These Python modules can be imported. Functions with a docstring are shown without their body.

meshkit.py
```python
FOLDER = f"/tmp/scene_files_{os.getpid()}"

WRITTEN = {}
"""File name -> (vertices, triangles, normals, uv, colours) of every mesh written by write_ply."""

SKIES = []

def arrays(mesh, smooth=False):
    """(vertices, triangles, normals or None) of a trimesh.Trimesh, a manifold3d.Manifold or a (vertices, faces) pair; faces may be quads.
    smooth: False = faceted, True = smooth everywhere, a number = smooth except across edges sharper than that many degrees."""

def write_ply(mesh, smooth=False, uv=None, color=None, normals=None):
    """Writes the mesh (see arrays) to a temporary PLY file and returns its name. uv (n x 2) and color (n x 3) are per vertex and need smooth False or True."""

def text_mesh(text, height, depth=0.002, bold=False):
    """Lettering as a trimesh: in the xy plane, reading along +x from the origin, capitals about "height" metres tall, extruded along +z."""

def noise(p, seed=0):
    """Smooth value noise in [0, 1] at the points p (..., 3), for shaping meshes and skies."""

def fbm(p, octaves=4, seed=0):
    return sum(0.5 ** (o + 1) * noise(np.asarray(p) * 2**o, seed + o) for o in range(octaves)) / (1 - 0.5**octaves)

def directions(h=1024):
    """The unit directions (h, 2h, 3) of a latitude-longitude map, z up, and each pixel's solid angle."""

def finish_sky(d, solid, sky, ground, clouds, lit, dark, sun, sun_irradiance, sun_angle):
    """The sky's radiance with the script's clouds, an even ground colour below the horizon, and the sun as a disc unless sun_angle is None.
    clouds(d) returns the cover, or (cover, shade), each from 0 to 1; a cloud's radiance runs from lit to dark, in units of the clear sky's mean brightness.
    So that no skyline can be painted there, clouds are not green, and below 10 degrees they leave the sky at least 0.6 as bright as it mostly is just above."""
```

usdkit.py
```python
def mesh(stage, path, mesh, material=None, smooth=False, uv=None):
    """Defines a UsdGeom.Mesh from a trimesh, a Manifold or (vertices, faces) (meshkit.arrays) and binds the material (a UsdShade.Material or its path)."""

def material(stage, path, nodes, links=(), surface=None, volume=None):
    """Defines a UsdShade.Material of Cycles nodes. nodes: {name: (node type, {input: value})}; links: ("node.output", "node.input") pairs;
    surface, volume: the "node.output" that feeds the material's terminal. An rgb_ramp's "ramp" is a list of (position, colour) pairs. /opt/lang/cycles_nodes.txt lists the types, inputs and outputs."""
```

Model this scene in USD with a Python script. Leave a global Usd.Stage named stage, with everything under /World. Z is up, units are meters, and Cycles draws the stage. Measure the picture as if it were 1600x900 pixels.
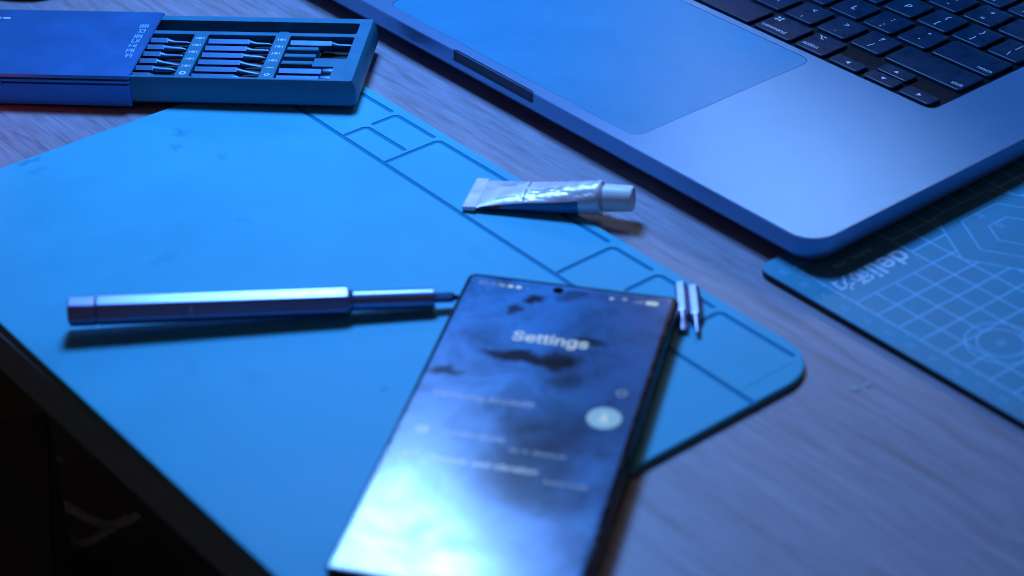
import math, random
import numpy as np, trimesh
import manifold3d as m3
import usdkit, meshkit
from manifold3d import Manifold, CrossSection, JoinType
from pxr import Gf, Sdf, Usd, UsdGeom, UsdLux, UsdShade

rng = np.random.default_rng(7)
stage = Usd.Stage.CreateInMemory()
UsdGeom.SetStageUpAxis(stage, 'Z'); UsdGeom.SetStageMetersPerUnit(stage, 1.0)
UsdGeom.Xform.Define(stage, '/World'); UsdGeom.Scope.Define(stage, '/World/Looks')
MM = 0.001

# ------------------------------------------------------------------ camera, lamps, ambient
CAM_POS = (0.504575, -0.472091, 0.396996)
CAM_RIGHT = (0.637885, 0.769963, -0.016124)
CAM_FWD = (-0.650344, 0.527335, -0.546781)
FOCAL_PX = 3178.14
EXPOSURE = 0.0
FSTOP, FOCUS = 8.3, 0.850
KEY_POS, KEY_AIM = (-0.240, 0.032, 0.430), (0.02, -0.10, 0.0)
KEY_SIZE, KEY_COLOR, KEY_RADIANCE = 0.130, (0.135, 0.37, 1.0), 88.0
AMBIENT = (0.040, 0.027, 0.024)


def unit(v):
    v = np.asarray(v, float)
    return v / np.linalg.norm(v)


def matrix(x, y, z, p):
    return Gf.Matrix4d(*[float(q) for r, w in ((x, 0), (y, 0), (z, 0), (p, 1)) for q in (*r, w)])


cam = UsdGeom.Camera.Define(stage, '/World/camera')
_f = unit(CAM_FWD); _r = unit(np.array(CAM_RIGHT) - _f * np.dot(CAM_RIGHT, _f)); _u = np.cross(_r, _f)
cam.AddTransformOp().Set(matrix(_r, _u, -_f, CAM_POS))
cam.CreateHorizontalApertureAttr(36.0); cam.CreateVerticalApertureAttr(20.25)
cam.CreateFocalLengthAttr(36.0 * FOCAL_PX / 1600)
cam.CreateClippingRangeAttr(Gf.Vec2f(0.02, 50.0))
cam.CreateFStopAttr(FSTOP); cam.CreateFocusDistanceAttr(FOCUS); cam.CreateExposureAttr(EXPOSURE)

key = UsdLux.RectLight.Define(stage, '/World/blue_lamp')
_z = -unit(np.array(KEY_AIM) - KEY_POS); _x = unit(np.cross([0, 1, 0], _z)); _y = np.cross(_z, _x)
key.AddTransformOp().Set(matrix(_x, _y, _z, KEY_POS))
key.CreateWidthAttr(KEY_SIZE); key.CreateHeightAttr(KEY_SIZE)
key.CreateColorAttr(Gf.Vec3f(*KEY_COLOR)); key.CreateIntensityAttr(KEY_RADIANCE)

# broad pale lamp behind the laptop: its sheen lies on the palm rest, the wood and the tube
SOFT_POS, SOFT_AIM, SOFT_SIZE, SOFT_COLOR, SOFT_RADIANCE = (-0.565, 0.795, 0.565), (0.01, 0.0, 0.0), 0.25, (0.74, 0.78, 1.0), 7.0
soft = UsdLux.RectLight.Define(stage, '/World/pale_lamp')
_z = -unit(np.array(SOFT_AIM) - SOFT_POS); _x = unit(np.cross([0, 0, 1], _z)); _y = np.cross(_z, _x)
soft.AddTransformOp().Set(matrix(_x, _y, _z, SOFT_POS))
soft.CreateWidthAttr(SOFT_SIZE); soft.CreateHeightAttr(SOFT_SIZE)
soft.CreateColorAttr(Gf.Vec3f(*SOFT_COLOR)); soft.CreateIntensityAttr(SOFT_RADIANCE)

red = UsdLux.SphereLight.Define(stage, '/World/red_lamp')
red.AddTranslateOp().Set(Gf.Vec3d(-0.200, -0.186, 0.036)); red.CreateRadiusAttr(0.006)
red.CreateColorAttr(Gf.Vec3f(1.0, 0.03, 0.06)); red.CreateIntensityAttr(6.0)

dome_m = usdkit.material(stage, '/World/Looks/room_light', {'b': ('background_shader', {'color': AMBIENT, 'strength': 1.0})}, surface='b.background')
dome = UsdLux.DomeLight.Define(stage, '/World/room_ambience')
UsdShade.MaterialBindingAPI.Apply(dome.GetPrim()).Bind(dome_m)

# ------------------------------------------------------------------ helpers
used = {}


def numbered(path):
    n = used.get(path, -1) + 1
    used[path] = n
    return path if n == 0 else f'{path}_{n:03d}'


def tag(prim, label=None, cat=None, group=None, kind=None):
    for k, v in (('label', label), ('category', cat), ('group', group), ('kind', kind)):
        if v:
            prim.SetCustomDataByKey(k, v)
    return prim


def frame(x, y, z, p):
    M = np.eye(4)
    M[:3, 0], M[:3, 1], M[:3, 2], M[:3, 3] = x, y, z, p
    return M


def rotz(a, p=(0, 0, 0)):
    c, s = math.cos(a), math.sin(a)
    return frame((c, s, 0), (-s, c, 0), (0, 0, 1), p)


def thing(name, label, cat, M=None, group=None):
    """An Xform at the thing's base; M is in millimetres."""
    x = UsdGeom.Xform.Define(stage, numbered('/World/' + name))
    if M is not None:
        M = np.array(M, float); M[:3, 3] *= MM
        x.AddTransformOp().Set(Gf.Matrix4d(*[float(v) for v in M.T.ravel()]))
    return tag(x.GetPrim(), label, cat, group)


def tri(mesh):
    if isinstance(mesh, Manifold):
        g = mesh.to_mesh()
        return trimesh.Trimesh(np.array(g.vert_properties[:, :3], float), np.array(g.tri_verts), process=False)
    return mesh


def obj(name, mesh, mat, parent=None, smooth=False):
    """One Mesh prim (millimetres in, metres out)."""
    base = str(parent.GetPath()) if parent else '/World'
    m = tri(mesh).copy()
    m.apply_scale(MM)
    return usdkit.mesh(stage, numbered(f'{base}/{name}'), m, MAT[mat], smooth=smooth).GetPrim()


def moved(mesh, M):
    m = tri(mesh).copy(); m.apply_transform(M)
    return m


def at(mesh, x=0, y=0, z=0):
    m = tri(mesh).copy(); m.apply_translation((x, y, z))
    return m


def cat(ms):
    return trimesh.util.concatenate([tri(m) for m in ms])


def rrect(x0, y0, x1, y1, r, seg=8):
    """Corner points of a rounded rectangle, counter-clockwise."""
    r = max(r, 1e-3); out = []
    for cx, cy, a0 in ((x1 - r, y1 - r, 0), (x0 + r, y1 - r, 90), (x0 + r, y0 + r, 180), (x1 - r, y0 + r, 270)):
        for k in range(seg + 1):
            a = math.radians(a0 + 90 * k / seg)
            out.append((cx + r * math.cos(a), cy + r * math.sin(a)))
    return np.array(out)


def slab(x0, y0, x1, y1, r, layers, seg=8):
    """Convex slab: layers = (inset, z) pairs of a rounded rectangle."""
    pts = []
    for i, z in layers:
        q = rrect(x0 + i, y0 + i, x1 - i, y1 - i, max(r - i, 0.15), seg)
        pts.append(np.column_stack([q, np.full(len(q), z)]))
    return Manifold.hull_points(np.vstack(pts))


def cs(poly):
    return CrossSection([np.asarray(poly, float)])


def prism(poly, z0, z1):
    return cs(poly).extrude(z1 - z0).translate((0, 0, z0))


def stroke(points, w, z0, z1, closed=False, cap=True):
    """A flat line of width w through points."""
    parts = []
    pts = [np.array(p, float) for p in points]
    if closed:
        pts.append(pts[0])
    for a, b in zip(pts[:-1], pts[1:]):
        d = unit(b - a); n = np.array([-d[1], d[0]]) * w / 2
        e = d * (w / 2 if cap else 0)
        parts.append(cs([a - n - e * 0, b - n, b + n, a + n]))
        if cap:
            parts.append(CrossSection.circle(w / 2, 10).translate(a)); parts.append(CrossSection.circle(w / 2, 10).translate(b))
    c = parts[0]
    for q in parts[1:]:
        c = c + q
    return c.extrude(z1 - z0).translate((0, 0, z0))


def text(s, height, depth=0.05, anchor='c', bold=False):
    m = meshkit.text_mesh(s, height, depth, bold=bold)
    lo, hi = m.bounds
    dx = {'l': -lo[0], 'c': -(lo[0] + hi[0]) / 2, 'r': -hi[0]}[anchor]
    m.apply_translation((dx, 0, 0))
    return m


def lathe(profile, n=40, ang=0.0):
    """Surface of revolution about +x from (x, radius) pairs."""
    a = np.arange(n) * 2 * np.pi / n + ang
    v = [np.array([[x, r * math.cos(t), r * math.sin(t)] for t in a]) for x, r in profile]
    V = np.vstack(v); F = []
    for k in range(len(profile) - 1):
        for i in range(n):
            j = (i + 1) % n
            p, q, r_, s = k * n + i, k * n + j, (k + 1) * n + j, (k + 1) * n + i
            F += [(p, s, r_), (p, r_, q)]
    c0, c1 = len(V), len(V) + 1
    V = np.vstack([V, [[profile[0][0], 0, 0]], [[profile[-1][0], 0, 0]]])
    L = (len(profile) - 1) * n
    for i in range(n):
        j = (i + 1) % n
        F += [(c0, i, j), (c1, L + j, L + i)]
    m = trimesh.Trimesh(V, np.array(F), process=False)
    if m.volume < 0:
        m.invert()
    return m


def loft(rings):
    """Closed surface through rings of equally many points."""
    n = len(rings[0]); V = np.vstack(rings); F = []
    for k in range(len(rings) - 1):
        for i in range(n):
            j = (i + 1) % n
            p, q, r_, s = k * n + i, k * n + j, (k + 1) * n + j, (k + 1) * n + i
            F += [(p, q, r_), (p, r_, s)]
    c0, c1 = len(V), len(V) + 1
    V = np.vstack([V, [np.mean(rings[0], 0)], [np.mean(rings[-1], 0)]])
    L = (len(rings) - 1) * n
    for i in range(n):
        j = (i + 1) % n
        F += [(c0, j, i), (c1, L + i, L + j)]
    m = trimesh.Trimesh(V, np.array(F), process=False)
    if m.volume < 0:
        m.invert()
    return m


def tube(points, r, n=8):
    p = np.asarray(points, float)
    t = np.gradient(p, axis=0); t /= np.linalg.norm(t, axis=1, keepdims=True)
    a = np.cross(t, [0.13, 0.2, 0.97]); a /= np.linalg.norm(a, axis=1, keepdims=True); b = np.cross(t, a)
    th = np.arange(n) * 2 * np.pi / n
    return loft([p[k] + r * (np.cos(th)[:, None] * a[k] + np.sin(th)[:, None] * b[k]) for k in range(len(p))])


def spline(points, n=24):
    from scipy.interpolate import CubicSpline
    p = np.asarray(points, float); s = np.arange(len(p))
    return CubicSpline(s, p)(np.linspace(0, len(p) - 1, n))


# pixel of the 1600 x 900 photograph -> point of the plane z (mm); only used to survey positions
def survey(px, py, z=0.0):
    d = (px - 800) / FOCAL_PX * _r - (py - 450) / FOCAL_PX * _u + _f
    c = np.array(CAM_POS) * 1000
    return c + d * (z - c[2]) / d[2]


def in_view(p, margin=120):
    d = np.asarray(p, float) - np.array(CAM_POS) * 1000
    w = d @ _f
    return -margin < 800 + FOCAL_PX * (d @ _r) / w < 1600 + margin and -margin < 450 - FOCAL_PX * (d @ _u) / w < 900 + margin


# ------------------------------------------------------------------ materials
MAT = {}


def mat(name, nodes, links=(), surface='p.BSDF'):
    MAT[name] = usdkit.material(stage, '/World/Looks/' + name, nodes, links, surface=surface)


def plain(name, color, rough=0.5, metallic=0.0, spec=0.5, var=0.12, scale=300.0, bump=0.0, bscale=1500.0, rvar=0.08, coat=0.0, extra=None):
    """Principled with a little noise in tone, gloss and relief."""
    c = np.array(color, float)
    nodes = {
        'tc': ('texture_coordinate', {}),
        'n': ('noise_texture', {'scale': scale, 'detail': 4.0, 'roughness': 0.6}),
        'r': ('rgb_ramp', {'ramp': [(0.25, tuple(c * (1 - var))), (0.75, tuple(np.minimum(c * (1 + var), 1)))]}),
        'rr': ('map_range', {'from_min': 0.3, 'from_max': 0.7, 'to_min': rough - rvar, 'to_max': rough + rvar}),
        'p': ('principled_bsdf', {'metallic': metallic, 'specular_ior_level': spec, 'coat_weight': coat, **(extra or {})}),
    }
    links = [('tc.object', 'n.vector'), ('n.fac', 'r.fac'), ('r.color', 'p.base_color'), ('n.fac', 'rr.value'), ('rr.result', 'p.roughness')]
    if bump:
        nodes['bn'] = ('noise_texture', {'scale': bscale, 'detail': 3.0})
        nodes['b'] = ('bump', {'strength': bump, 'distance': 0.0002})
        links += [('tc.object', 'bn.vector'), ('bn.fac', 'b.height'), ('b.normal', 'p.normal')]
    mat(name, nodes, links)


# grey-brown wood laminate, grain along the desk's long side
mat('desk_wood', {
    'g': ('geometry', {}),
    'm1': ('mapping', {'scale': (24.0, 260.0, 20.0)}),
    'm2': ('mapping', {'scale': (55.0, 1100.0, 20.0)}),
    'm3': ('mapping', {'scale': (5.0, 26.0, 5.0)}),
    'n1': ('noise_texture', {'scale': 1.0, 'detail': 5.0, 'roughness': 0.6, 'distortion': 0.7}),
    'n2': ('noise_texture', {'scale': 1.0, 'detail': 3.0, 'roughness': 0.6, 'distortion': 0.3}),
    'n3': ('noise_texture', {'scale': 1.0, 'detail': 3.0, 'roughness': 0.5}),
    'r1': ('rgb_ramp', {'ramp': [(0.30, (0.24, 0.22, 0.25)), (0.48, (0.31, 0.31, 0.37)), (0.68, (0.38, 0.37, 0.45))]}),
    'r2': ('rgb_ramp', {'ramp': [(0.35, (0.70, 0.70, 0.70)), (0.62, (1.0, 1.0, 1.0))]}),
    'r3': ('rgb_ramp', {'ramp': [(0.3, (0.80, 0.80, 0.82)), (0.7, (1.0, 1.0, 1.0))]}),
    'x1': ('mix_color', {'blend_type': 'multiply', 'fac': 0.6}),
    'x2': ('mix_color', {'blend_type': 'multiply', 'fac': 0.6}),
    'rr': ('map_range', {'from_min': 0.3, 'from_max': 0.7, 'to_min': 0.36, 'to_max': 0.50}),
    'b': ('bump', {'strength': 0.25, 'distance': 0.0002}),
    'p': ('principled_bsdf', {'specular_ior_level': 0.5}),
}, [('g.position', 'm1.vector'), ('g.position', 'm2.vector'), ('g.position', 'm3.vector'), ('m1.vector', 'n1.vector'), ('m2.vector', 'n2.vector'), ('m3.vector', 'n3.vector'),
    ('n1.fac', 'r1.fac'), ('n2.fac', 'r2.fac'), ('n3.fac', 'r3.fac'), ('r1.color', 'x1.a'), ('r2.color', 'x1.b'), ('x1.result', 'x2.a'), ('r3.color', 'x2.b'),
    ('x2.result', 'p.base_color'), ('n2.fac', 'rr.value'), ('rr.result', 'p.roughness'), ('n2.fac', 'b.height'), ('b.normal', 'p.normal')])


def spots(name, base, dark, places, rough, spec):
    """Blue silicone with a few smudges: places = (x, y, rx, ry, amount) in millimetres of the mat."""
    nodes = {'tc': ('texture_coordinate', {}), 'w': ('noise_texture', {'scale': 260.0, 'detail': 3.0}),
             'ws': ('vector_math', {'math_type': 'multiply_add', 'vector2': (0.010, 0.010, 0.0), 'vector3': (-0.005, -0.005, 0.0)}),
             'wa': ('vector_math', {'math_type': 'add'}),
             'n': ('noise_texture', {'scale': 22.0, 'detail': 5.0, 'roughness': 0.62}),
             'r': ('rgb_ramp', {'ramp': [(0.3, tuple(np.array(base) * 0.88)), (0.7, base)]}),
             'rr': ('map_range', {'from_min': 0.3, 'from_max': 0.7, 'to_min': rough - 0.05, 'to_max': rough + 0.05}),
             'bn': ('noise_texture', {'scale': 3500.0, 'detail': 2.0}), 'b': ('bump', {'strength': 0.08, 'distance': 0.0001}),
             'p': ('principled_bsdf', {'specular_ior_level': spec})}
    links = [('tc.object', 'w.vector'), ('w.color', 'ws.vector1'), ('tc.object', 'wa.vector1'), ('ws.vector', 'wa.vector2'), ('tc.object', 'n.vector'), ('n.fac', 'r.fac'),
             ('n.fac', 'rr.value'), ('rr.result', 'p.roughness'), ('tc.object', 'bn.vector'), ('bn.fac', 'b.height'), ('b.normal', 'p.normal')]
    last = 'r.color'
    for k, (x, y, rx, ry, amt) in enumerate(places):
        nodes[f'm{k}'] = ('mapping', {'mapping_type': 'point', 'scale': (1000 / rx, 1000 / ry, 0.0), 'location': (-x / rx, -y / ry, 0.0)})
        nodes[f'l{k}'] = ('vector_math', {'math_type': 'length'})
        nodes[f'a{k}'] = ('map_range', {'range_type': 'smoothstep', 'from_min': 1.25, 'from_max': 0.05, 'to_min': 0.0, 'to_max': amt, 'clamp': True})
        nodes[f'x{k}'] = ('mix_color', {'blend_type': 'mix', 'b': dark})
        links += [('wa.vector', f'm{k}.vector'), (f'm{k}.vector', f'l{k}.vector1'), (f'l{k}.value', f'a{k}.value'), (f'a{k}.result', f'x{k}.fac'), (last, f'x{k}.a')]
        last = f'x{k}.result'
    nodes.update({'sv': ('voronoi_texture', {'scale': 95.0, 'feature': 'f1', 'randomness': 1.0}), 'sm': ('map_range', {'from_min': 0.055, 'from_max': 0.02, 'to_min': 0.0, 'to_max': 1.0, 'clamp': True}),
                  'sn': ('noise_texture', {'scale': 16.0, 'detail': 2.0}), 'sr': ('map_range', {'from_min': 0.56, 'from_max': 0.64, 'to_min': 0.0, 'to_max': 0.30, 'clamp': True}), 'sx': ('math', {'math_type': 'multiply'}), 'sc': ('mix_color', {'b': (0.25, 0.5, 0.75)}),
                  'cm': ('mapping', {'scale': (14.0, 60.0, 1.0), 'rotation': (0.0, 0.0, 0.7)}), 'cn': ('noise_texture', {'scale': 1.0, 'detail': 2.0, 'distortion': 2.5}), 'cr': ('rgb_ramp', {'ramp': [(0.485, (0, 0, 0)), (0.5, (0.10, 0.10, 0.10)), (0.515, (0, 0, 0))]}), 'cx': ('mix_color', {'b': (0.12, 0.5, 0.9)})})
    links += [('tc.object', 'sv.vector'), ('sv.distance', 'sm.value'), ('tc.object', 'sn.vector'), ('sn.fac', 'sr.value'), ('sm.result', 'sx.value1'), ('sr.result', 'sx.value2'), (last, 'sc.a'), ('sx.value', 'sc.fac'),
              ('tc.object', 'cm.vector'), ('cm.vector', 'cn.vector'), ('cn.fac', 'cr.fac'), ('cr.color', 'cx.fac'), ('sc.result', 'cx.a'), ('cx.result', 'p.base_color')]
    mat(name, nodes, links)


MAT_C, MAT_A = (-10.3, -140.6), -0.0105      # centre and turn of the blue mat


def mat_local(px, py):
    q = survey(px, py, 2.5)[:2] - np.array(MAT_C)
    c, s = math.cos(MAT_A), math.sin(MAT_A)
    return float(c * q[0] + s * q[1]), float(-s * q[0] + c * q[1])


_sp = []
for px, py, rx, ry, amt in ((283, 208, 5, 3.5, 0.35), (272, 232, 3, 2.5, 0.35), (345, 245, 3.5, 2, 0.22), (45, 254, 2, 6, 0.4), (55, 268, 2, 4, 0.25), (380, 344, 4, 1.6, 0.16), (600, 608, 1.4, 1.2, 0.5), (255, 405, 3, 6, 0.14), (395, 590, 7, 4, 0.10), (300, 575, 5, 3, 0.10), (745, 398, 12, 2, 0.10)):
    _sp.append((*mat_local(px, py), rx * 1.15, ry * 1.15, min(0.5, amt * 1.15)))
spots('mat_silicone', (0.06, 0.47, 0.62), (0.004, 0.10, 0.30), _sp, 0.50, 0.20)
plain('groove_shade', (0.0, 0.22, 0.38), 0.6, spec=0.1, var=0.05)  # darker than the mat: shade inside the grooves, as colour
plain('cutting_pvc', (0.045, 0.30, 0.42), 0.50, var=0.10, scale=60, bump=0.08, bscale=3000)
plain('cutting_core', (0.012, 0.014, 0.016), 0.6)
plain('print_pale', (0.22, 0.58, 0.80), 0.55, var=0.18, scale=900)
plain('print_white', (0.55, 0.70, 0.80), 0.55, var=0.1)
plain('aluminium', (0.15, 0.38, 0.66), 0.32, metallic=0.62, var=0.015, scale=25, bump=0.10, bscale=14000, rvar=0.006)
plain('trackpad_glass', (0.03, 0.28, 0.46), 0.34, metallic=0.1, var=0.04, scale=30, rvar=0.03)
plain('notch_shade', (0.012, 0.045, 0.10), 0.5)
plain('seam', (0.03, 0.05, 0.09), 0.6)
plain('keyboard_black', (0.003, 0.007, 0.012), 0.5, spec=0.2, var=0.1)
plain('key_black', (0.001, 0.026, 0.060), 0.34, spec=0.22, var=0.25, scale=120, rvar=0.10)
plain('legend_white', (0.72, 0.76, 0.80), 0.5, var=0.03)
plain('rubber', (0.01, 0.01, 0.01), 0.7)
plain('lid_glass', (0.004, 0.004, 0.005), 0.12)
plain('clip_metal', (0.30, 0.42, 0.62), 0.5, metallic=0.2)
plain('anodised_blue', (0.26, 0.31, 0.54), 0.36, metallic=0.85, var=0.04, scale=60, bump=0.05, bscale=8000, rvar=0.03)
plain('sleeve_blue', (0.035, 0.21, 0.53), 0.42, metallic=0.6, var=0.06, scale=40, bump=0.05, bscale=8000, rvar=0.04)
plain('drawer_plastic', (0.012, 0.19, 0.31), 0.45, var=0.08, scale=80, bump=0.06, bscale=6000)
plain('shade_black', (0.012, 0.016, 0.02), 0.7)
plain('steel_lit', (0.38, 0.36, 0.46), 0.42, metallic=0.8)  # same steel, lightened for the lamplight on the loose bits
plain('steel', (0.06, 0.15, 0.26), 0.47, metallic=1.0, var=0.1, scale=200)
plain('dark_steel', (0.10, 0.10, 0.11), 0.35, metallic=1.0, var=0.1, scale=200)
plain('tube_foil', (0.84, 0.76, 0.80), 0.36, metallic=0.22, var=0.12, scale=140, bump=0.5, bscale=260)
plain('tube_blue', (0.035, 0.20, 0.40), 0.35, var=0.1)
plain('tube_print', (0.42, 0.38, 0.48), 0.45)
plain('tube_red', (0.45, 0.02, 0.03), 0.5)
plain('tube_ink', (0.02, 0.03, 0.05), 0.5)
plain('cap_plastic', (0.80, 0.84, 0.82), 0.40, var=0.04)
plain('phone_frame', (0.012, 0.012, 0.014), 0.16, metallic=0.3, var=0.1)
plain('phone_button', (0.03, 0.03, 0.035), 0.22, metallic=0.7)
plain('lens_black', (0.002, 0.002, 0.002), 0.1)
plain('brown_leather', (0.055, 0.018, 0.012), 0.55, var=0.3, scale=120, bump=0.3, bscale=900)
plain('crumb', (0.40, 0.42, 0.44), 0.6)
plain('edge_shade_grey', (0.18, 0.26, 0.30), 0.5)  # shade of the desk front, put into the colour of an added strip
plain('floor_dark', (0.16, 0.16, 0.17), 0.7)
plain('cabinet_black', (0.08, 0.085, 0.085), 0.5)
plain('cable_grey', (0.70, 0.84, 0.92), 0.5)
plain('cable_black', (0.02, 0.02, 0.02), 0.5)
plain('tag_paper', (0.5, 0.55, 0.55), 0.6)
mat('screen_ink', {'p': ('principled_bsdf', {'base_color': (0.1, 0.1, 0.1), 'roughness': 0.3, 'emission_color': (0.62, 0.86, 1.0), 'emission_strength': 0.55})})
mat('screen_dim', {'p': ('principled_bsdf', {'base_color': (0.1, 0.1, 0.1), 'roughness': 0.3, 'emission_color': (0.55, 0.75, 1.0), 'emission_strength': 0.28})})
mat('screen_avatar', {'p': ('principled_bsdf', {'base_color': (0.1, 0.1, 0.1), 'roughness': 0.3, 'emission_color': (0.26, 0.60, 0.86), 'emission_strength': 0.50})})
# screen: dark glass under an uneven film of grease, wiped clean in places, with glare falloff painted in
PW, PL = 75.2, 162.9


def film_nodes():
    nodes = {'tc': ('texture_coordinate', {}),
             'w': ('noise_texture', {'scale': 55.0, 'detail': 4.0, 'roughness': 0.6}),
             'ws': ('vector_math', {'math_type': 'multiply_add', 'vector2': (0.020, 0.020, 0.0), 'vector3': (-0.010, -0.010, 0.0)}),
             'wa': ('vector_math', {'math_type': 'add'}),
             'n': ('noise_texture', {'scale': 40.0, 'detail': 6.0, 'roughness': 0.66, 'distortion': 0.4}),
             'base': ('map_range', {'from_min': 0.34, 'from_max': 0.60, 'to_min': 0.25, 'to_max': 0.92, 'clamp': True})}
    links = [('tc.object', 'w.vector'), ('w.color', 'ws.vector1'), ('tc.object', 'wa.vector1'), ('ws.vector', 'wa.vector2'), ('tc.object', 'n.vector'), ('n.fac', 'base.value')]
    last = 'base.result'
    # wiped or smeared patches; the last, broad one dims the side away from the glare (mm from the top left corner, y down)
    for k, (x, y, rx, ry, keep) in enumerate(((29, 12, 4, 3.5, 0.1), (24, 20, 4, 4, 0.2), (40, 9, 6, 4, 0.4), (31, 47, 14, 3.4, 0.08), (44, 47, 7, 5, 0.1), (52, 33, 7, 3.2, 0.2), (10, 60, 5, 3.6, 0.2), (48, 58, 6, 4, 0.55), (45, 84, 17, 14, 0.62), (49, 101, 16, 20, 0.42), (40, 112, 11, 13, 0.45), (33, 66, 5, 9, 0.7), (57, 118, 14, 9, 0.6), (62, 45, 30, 62, 0.55))):
        nodes[f'm{k}'] = ('mapping', {'mapping_type': 'point', 'scale': (1000 / rx, 1000 / ry, 0.0), 'location': (-x / rx, y / ry, 0.0)})
        nodes[f'l{k}'] = ('vector_math', {'math_type': 'length'})
        nodes[f'a{k}'] = ('map_range', {'range_type': 'smoothstep', 'from_min': 0.45, 'from_max': 1.25, 'to_min': keep, 'to_max': 1.0, 'clamp': True})
        nodes[f'x{k}'] = ('math', {'math_type': 'multiply'})
        links += [('wa.vector', f'm{k}.vector'), (f'm{k}.vector', f'l{k}.vector1'), (f'l{k}.value', f'a{k}.value'), (f'a{k}.result', f'x{k}.value1'), (last, f'x{k}.value2')]
        last = f'x{k}.value'
    nodes['glass'] = ('principled_bsdf', {'base_color': (0.002, 0.003, 0.004), 'roughness': 0.13, 'ior': 1.9, 'specular_tint': (1.0, 0.85, 0.8)})
    nodes['film'] = ('principled_bsdf', {'base_color': (0.0, 0.27, 0.58), 'roughness': 0.25, 'ior': 1.65, 'specular_tint': (1.0, 0.72, 0.62), 'specular_ior_level': 0.5})  # blue base colour adds the haze of scattered lamplight
    nodes['mx'] = ('mix_closure', {})
    links += [(last, 'mx.fac'), ('glass.BSDF', 'mx.closure1'), ('film.BSDF', 'mx.closure2')]
    return nodes, links


_n, _l = film_nodes()
mat('screen_glass', _n, _l, surface='mx.closure')

# ------------------------------------------------------------------ setting: desk and the dark room under it
desk = slab(-1100, -240.4, 900, 700, 4, [(0.6, -18), (0, -17.4), (0, -0.6), (0.6, 0)], 4)
tag(obj('desk', desk, 'desk_wood', smooth=30), 'grey brown wood grain desk top that everything lies on', 'desk', kind='structure')
tag(obj('edge_shade', at(trimesh.creation.box((2000, 1.6, 17.4)), -100, -241.25, -9.1), 'edge_shade_grey'), 'added strip that darkens the shaded front edge of the desk top', kind='structure')
floor = slab(-2500, -2500, 2500, 2500, 1, [(0, -740), (0, -735)], 1)
tag(obj('floor', floor, 'floor_dark'), 'dark floor far below the desk', 'floor', kind='structure')

# ------------------------------------------------------------------ blue soldering mat
Mmat = rotz(MAT_A, (MAT_C[0], MAT_C[1], 0.0))
mt = thing('silicone_mat', 'bright blue silicone work mat with grooved compartments along one side', 'work mat', Mmat)
hw, hd = 152.6, 100.4
TOP = 2.6
body = slab(-hw, -hd, hw - 3.0, hd, 18, [(0.5, 0.02), (0, 0.5), (0, TOP - 0.7), (0.25, TOP - 0.2), (0.8, TOP)], 10)


def ml(x, y):
    c, s = math.cos(MAT_A), math.sin(MAT_A); q = np.array([x, y]) - MAT_C
    return c * q[0] + s * q[1], -s * q[0] + c * q[1]


def bent(x, yb, yt, x1, r=2.2):
    pts = [(x, yb), (x, yt - r)] + [(x + r - r * math.cos(a), yt - r + r * math.sin(a)) for a in np.radians([22, 45, 68])] + [(x + r, yt), (x1, yt)]
    return [ml(*p) for p in pts]


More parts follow.
